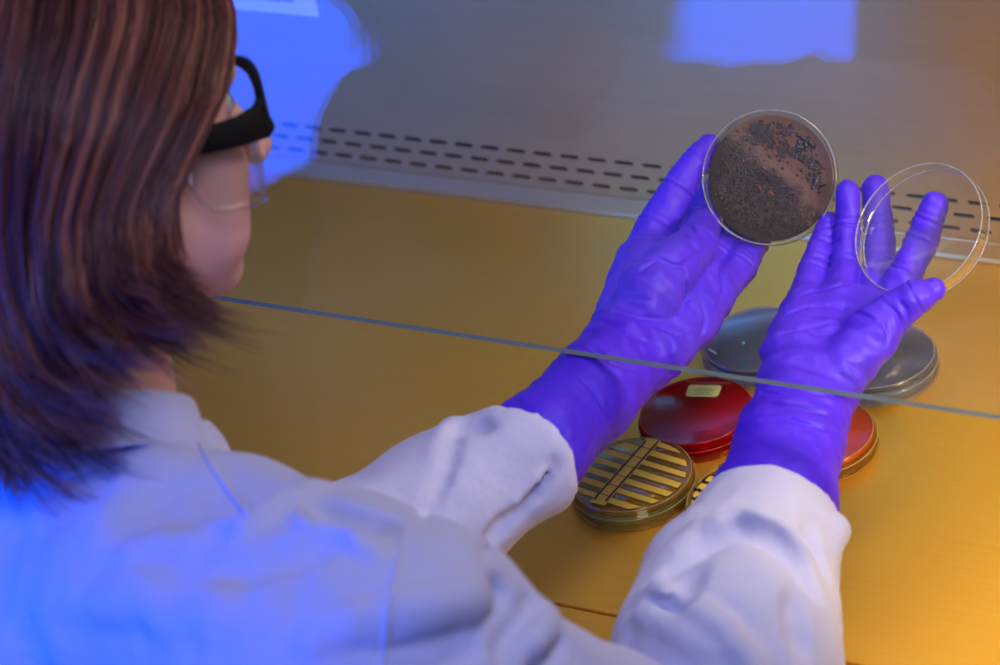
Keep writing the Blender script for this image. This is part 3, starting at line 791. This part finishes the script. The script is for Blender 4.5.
for s in (-1,1):
    pts=[(.079,.068*s,-.010),(.072,.073*s,-.014),(.055,.0765*s,-.016),(.03,.0785*s,-.016),(.0,.080*s,-.014),(-.02,.080*s,-.020),(-.034,.079*s,-.034)]
    o=mesh('temple',*flatbar([h2w(p) for p in pts],[.022,.021,.018,.0155,.012,.010,.008],.005,HU),M['blackplastic']); bevel(o,.0012); o.parent=gs
    # lens with a side shield below the temple
    V=[];F=[];nu,nv2=18,8
    path=[(.088,.012),(.088,.030),(.085,.045),(.079,.057),(.072,.066),(.062,.0745),(.046,.079),(.030,.0815),(.016,.082)]
    pp=[]
    for i in range(nu):
        t_=i/(nu-1)*(len(path)-1); k=min(int(t_),len(path)-2); fr=t_-k
        pp.append((path[k][0]*(1-fr)+path[k+1][0]*fr,path[k][1]*(1-fr)+path[k+1][1]*fr))
    for i,(a,b_) in enumerate(pp):
        e=i/(nu-1); dep=.040*(1-(abs(2*e-.98))**7*.6)
        for j in range(nv2):
            V.append(h2w((a-.002-.004*(j/(nv2-1))**2,b_*s*.955,-.021-dep*j/(nv2-1))))
    F=[(i*nv2+j,(i+1)*nv2+j,(i+1)*nv2+j+1,i*nv2+j+1) for i in range(nu-1) for j in range(nv2-1)]
    ln_=mesh('lens',V,F,M['lens']); md=ln_.modifiers.new('thick','SOLIDIFY'); md.thickness=.002; ln_.parent=gs
    rimp=[V[i*nv2+nv2-1] for i in range(nu)]; rimp=[V[j] for j in range(nv2)]+rimp[1:]+[V[(nu-1)*nv2+j] for j in range(nv2-2,-1,-1)]
    rv,rf=tube(rimp,.0009,6); o=mesh('lens_edge',rv,rf,M['plasticrim']); o.parent=ln_

# ---- lab coat
wob1=Wob(21,12,.07,.16); wob2=Wob(22,10,.03,.06)
bridge=chain([J(160,492,1.625,50),J(248,507,1.615,43),J(345,566,1.58,78)])
armR=chain([J(140,590,1.60,90),J(320,655,1.54,118),J(412,674,1.53,124),J(540,776,1.57,124),J(735,815,1.63,114)])
armR2=chain([J(735,790,1.63,116),J(728,660,1.68,108),J(738,600,1.73,96),J(765,545,1.768,74),J(773,518,1.785,67)])
armL=chain([J(255,640,1.75,95),J(350,572,1.775,82),J(440,510,1.80,70),J(535,452,1.808,64)])
COATF=[]
cutCL=(W(523,457,1.805),unit(W(640,350,1.9)-W(536,448,1.8)))
cutCR=(W(768,517,1.783),unit(W(803,400,1.86)-W(778,500,1.785)))
def coat_raw(P,shape_only=False):
    d=cone(P,NB+A([.002,-.008,-.046]),NB+A([.01,-.025,-.10]),.058,.090)
    T1=A([-.09,-.43,.15]); T2=A([-.09,-.49,-.33])
    for dx in (-.085,.085): d=smin(d,cone(P,T1+A([dx,0,0]),T2+A([dx,0,0]),.105,.125),.06)
    d=smin(d,cone(P,NB+A([0,-.02,-.075]),SHL+A([0,-.01,-.01]),.062,.064),.05)
    for a,b_,ra,rb in bridge: d=smin(d,cone(P,a,b_,ra,rb),.02)
    for a,b_,ra,rb in armR: d=smin(d,cone(P,a,b_,ra,rb),.045)
    d=smin(d,cone(P,SHL,A([-.30,-.36,.10]),.066,.06),.03)
    d=smin(d,cone(P,A([-.30,-.36,.10]),ELL,.06,.058),.04)
    for a,b_,ra,rb in armL: d=smin(d,cone(P,a,b_,ra,rb),.02)
    r=None
    for a,b_,ra,rb in armR2:
        e=cone(P,a,b_,ra,rb); r=e if r is None else smin(r,e,.02)
    d=smin(d,r,.012)
    near=np.abs(d)<.05
    if near.any():
        Q=P[near]; dd=d[near]
        dd=apply_folds(Q,dd,COATF,.0045)
        dd=dd-.0022*wob1(Q)-.0006*wob2(Q)
        d[near]=dd
    return d
COATF+=snapped(coat_raw,[
 ([(663,557),(698,528),(737,518),(772,525),(801,548),(826,572)],.009,.0050),
 ([(649,589),(675,567),(707,544),(742,531),(772,539),(795,561),(812,590)],.009,-.0050),
 ([(809,520),(811,545),(824,566)],.007,-.004),([(826,515),(838,530),(836,550)],.014,.007),
 ([(625,622),(643,597),(660,592),(687,605),(722,634),(748,662),(760,690)],.008,.0060),
 ([(630,640),(652,606),(668,606),(700,634)],.005,-.003),
 ([(612,632),(646,614),(657,622),(687,636),(713,656),(725,690)],.007,.0050),
 ([(800,660),(797,620),(790,590)],.012,-.004),([(700,570),(690,600)],.012,-.002),
 ([(430,455),(440,432),(461,413),(486,405),(503,413)],.009,.003),
 ([(448,443),(459,427),(475,424),(487,427)],.005,-.004),([(455,441),(443,479),(421,522)],.004,-.0022),
 ([(553,466),(532,493),(505,523),(481,554)],.005,-.0045),([(545,466),(526,488),(504,511)],.006,.003),
 ([(503,590),(488,608),(466,628)],.0101,-.0065),([(537,604),(524,626),(505,648)],.0101,-.0050),([(566,618),(556,640),(538,664)],.0101,-.0050),([(551,608),(546,630),(522,655)],.009,.0035),
 ([(360,642),(402,642),(472,636),(505,622)],.014,-.006),([(394,603),(438,578)],.010,-.003),([(300,640),(360,620),(440,605),(490,590)],.012,.004),
 ([(307,507),(337,515),(388,526)],.014,-.0085),([(291,502),(310,529),(350,538),(388,560)],.008,.0045),
 ([(195,531),(246,527),(287,500),(318,482)],.010,.0045),([(215,580),(268,557),(325,546)],.016,-.005),([(100,560),(160,540),(230,542)],.014,.003),([(60,600),(150,600),(240,620)],.02,.004)])
def coat_fn(P):
    d=coat_raw(P)
    # sleeve ends cut square and hollow
    for (c,n),tun in ((cutCL,(W(498,475,1.807),W(572,427,1.811),.030)),(cutCR,(W(761,549,1.767),W(782,478,1.810),.0355))):
        s=(P-c)@n; loc=np.linalg.norm(P-c,axis=1)
        m=loc<.11
        if m.any():
            q=P[m]; e=d[m]; e=np.where((s[m]>-.02),smax(e,s[m]-.001*np.sin(q[:,0]*180),.002),e)
            e=smax(e,-np.maximum(cone(q,tun[0],tun[1],tun[2],tun[2]+.001),-(s[m]+.03)),.002); d[m]=e
    # open neck with V front
    d=smax(d,-cone(P,NB+A([.0,.012,-.03]),NB+A([-.01,.06,.10]),.041,.055),.006)
    d=smax(d,-cone(P,NB+A([.0,.10,-.08]),NB+A([-.005,.15,.03]),.012,.06),.006)
    return d
v,f=surface(coat_fn,(-.44,-.74,-.34),(.44,.02,.42),.0030); v=smooth_v(v,f,1)
coat=pchild(mesh('lab_coat',v,f,M['coat']))
def march(px,py,d0=1.3,d1=2.0,n=240,fn=coat_raw):
    ds=np.linspace(d0,d1,n); P=A([W(px,py,t) for t in ds]); dv=fn(P); i=np.argmax(dv<.0)
    if dv[i]>=0: return None
    t0,t1=ds[i-1],ds[i]; a,b_=dv[i-1],dv[i]; return W(px,py,t0+(t1-t0)*a/(a-b_))
def seam(name,pts,r):
    Q=[]
    for (x0,y0),(x1,y1) in zip(pts[:-1],pts[1:]):
        n=max(2,int(math.hypot(x1-x0,y1-y0)/5))
        for k in range(n):
            p=march(x0+(x1-x0)*k/n,y0+(y1-y0)*k/n)
            if p is not None: Q.append(p)
    if len(Q)>2:
        v,f=tube(Q,r,6); o=mesh(name,v,f,M['coat'],coat)
seam('shoulder_seam',[(404,528),(397,560),(388,610),(382,664),(380,700)],.0016)
seam('yoke_seam',[(198,442),(214,470),(236,500),(252,520)],.0014)
# collar: folded band round the neck
V=[];F=[];na=64
nd=unit(h2w((-.02,0,-.07))-NB); e1=unit(A([1,0,0])-nd*nd[0]); e2=np.cross(nd,e1)
prof=[(.043,.006),(.046,.010),(.049,.007),(.052,-.010),(.057,-.024),(.059,-.027),(.057,-.030),(.050,-.018),(.046,-.004),(.044,-.04),(.040,-.04)]
a0,a1=math.radians(120),math.radians(60+360)
for i in range(na):
    a=a0+(a1-a0)*i/(na-1); wv=1+.03*math.sin(3*a)
    for r_,z_ in prof:
        V.append(NB+A([.0,-.002,-.004])+nd*z_*wv+(e1*math.cos(a)*1.08+e2*math.sin(a))*r_*wv)
n=len(prof)
for i in range(na-1):
    for k in range(n): l=(k+1)%n; F.append((i*n+k,(i+1)*n+k,(i+1)*n+l,i*n+l))
F+=[tuple(range(n)),tuple((na-1)*n+k for k in range(n))[::-1]]
cl=mesh('collar',V,F,M['coat'],coat); md=cl.modifiers.new('sub','SUBSURF'); md.levels=1; md.render_levels=2
# buttons down the front
for z in (.10,.02,-.06,-.14):
    P=A([(-.085,y,z) for y in np.linspace(-.15,-.5,300)]); dv=coat_raw(P); i=int(np.argmax(dv<0)); c=P[i]
    v,f=lathe([(0,.0025),(.006,.0025),(.0075,.0035),(.0085,.002),(.0085,-.001),(0,-.001)],20,(np.stack([A([1,0,0.]),A([0,0,1.]),A([0,1.,0])],1),c))
    mesh('button',v,f,M['button'],coat)

# ================================================================== LIGHT
def area(name,loc,target,sx_,sy_,power,col):
    l=bpy.data.lights.new(name,'AREA'); l.shape='RECTANGLE'; l.size=sx_; l.size_y=sy_; l.energy=power; l.color=col
    o=bpy.data.objects.new(name,l); COL.objects.link(o); o.location=loc
    from mathutils import Vector
    o.rotation_euler=(Vector(target)-Vector(loc)).to_track_quat('-Z','Y').to_euler(); return o
def panel(name,loc,ang,sx_,sy_,power,col):   # upright lamp panel facing the cabinet, turned by ang about its own axis
    o=area(name,loc,(0,0,0),sx_,sy_,power,col); c,s_=math.cos(ang),math.sin(ang)
    o.matrix_world=Matrix([[c,-s_,0,loc[0]],[0,0,-1,loc[1]],[s_,c,0,loc[2]],[0,0,0,1]]); return o
panel('blue_studio_lamp',(-1.87,-1.45,.21),math.radians(27),1.5,1.2,84,(.0,.085,1.))
panel('added_blue_reflection_panel',(-.62,-1.45,.50),math.radians(0),.48,1.1,22,(.0,.09,1.))  # added panel that puts a blue patch into the sash reflection, right side
area('white_studio_lamp',(.75,-.95,1.6),(.15,-.1,.1),.5,.5,12.5,(.52,.57,1.))
area('cabinet_lamp',(.30,.18,.66),(.25,.2,0),.55,.12,2.0,(1.,.86,.62))
def spot(name,loc,target,ang,blend,power,col,size):
    from mathutils import Vector
    l=bpy.data.lights.new(name,'SPOT'); l.energy=power; l.color=col; l.spot_size=math.radians(ang); l.spot_blend=blend; l.shadow_soft_size=size
    o=bpy.data.objects.new(name,l); COL.objects.link(o); o.location=loc
    o.rotation_euler=(Vector(target)-Vector(loc)).to_track_quat('-Z','Y').to_euler(); return o
spot('amber_spot_lamp',(.56,-.01,.36),(.16,.04,0),100,1.,11,(1.,.84,.58),.06)
spot('added_blue_wall_spot',(.03,.16,.68),(-.02,.33,.22),36,1.,150,(.0,.16,1.),.02)  # added spot, blues the back wall in place of a reflection in the sash
wd=bpy.data.worlds.new('world'); sc.world=wd; wd.use_nodes=True; bg=wd.node_tree.nodes['Background']
bg.inputs[0].default_value=(.03,.08,.45,1); bg.inputs[1].default_value=.12
# ================================================================== CAMERA
cd=bpy.data.cameras.new('camera'); cam=bpy.data.objects.new('camera',cd); COL.objects.link(cam); sc.camera=cam
cd.sensor_width=36; cd.lens=FPX/1000*36; cd.clip_start=.05
R3=np.stack([X,Y,Z],0)   # world axes in camera coords -> rows are world, columns camera
cam.matrix_world=Matrix([[*R3[i],CAM[i]] for i in range(3)]+[[0,0,0,1]])
cd.dof.use_dof=True; cd.dof.focus_distance=1.95; cd.dof.aperture_fstop=5.6
sc.view_settings.view_transform='Standard'; sc.view_settings.look='None'; sc.view_settings.gamma=1; sc.view_settings.use_curve_mapping=False
sc.view_settings.exposure=.12
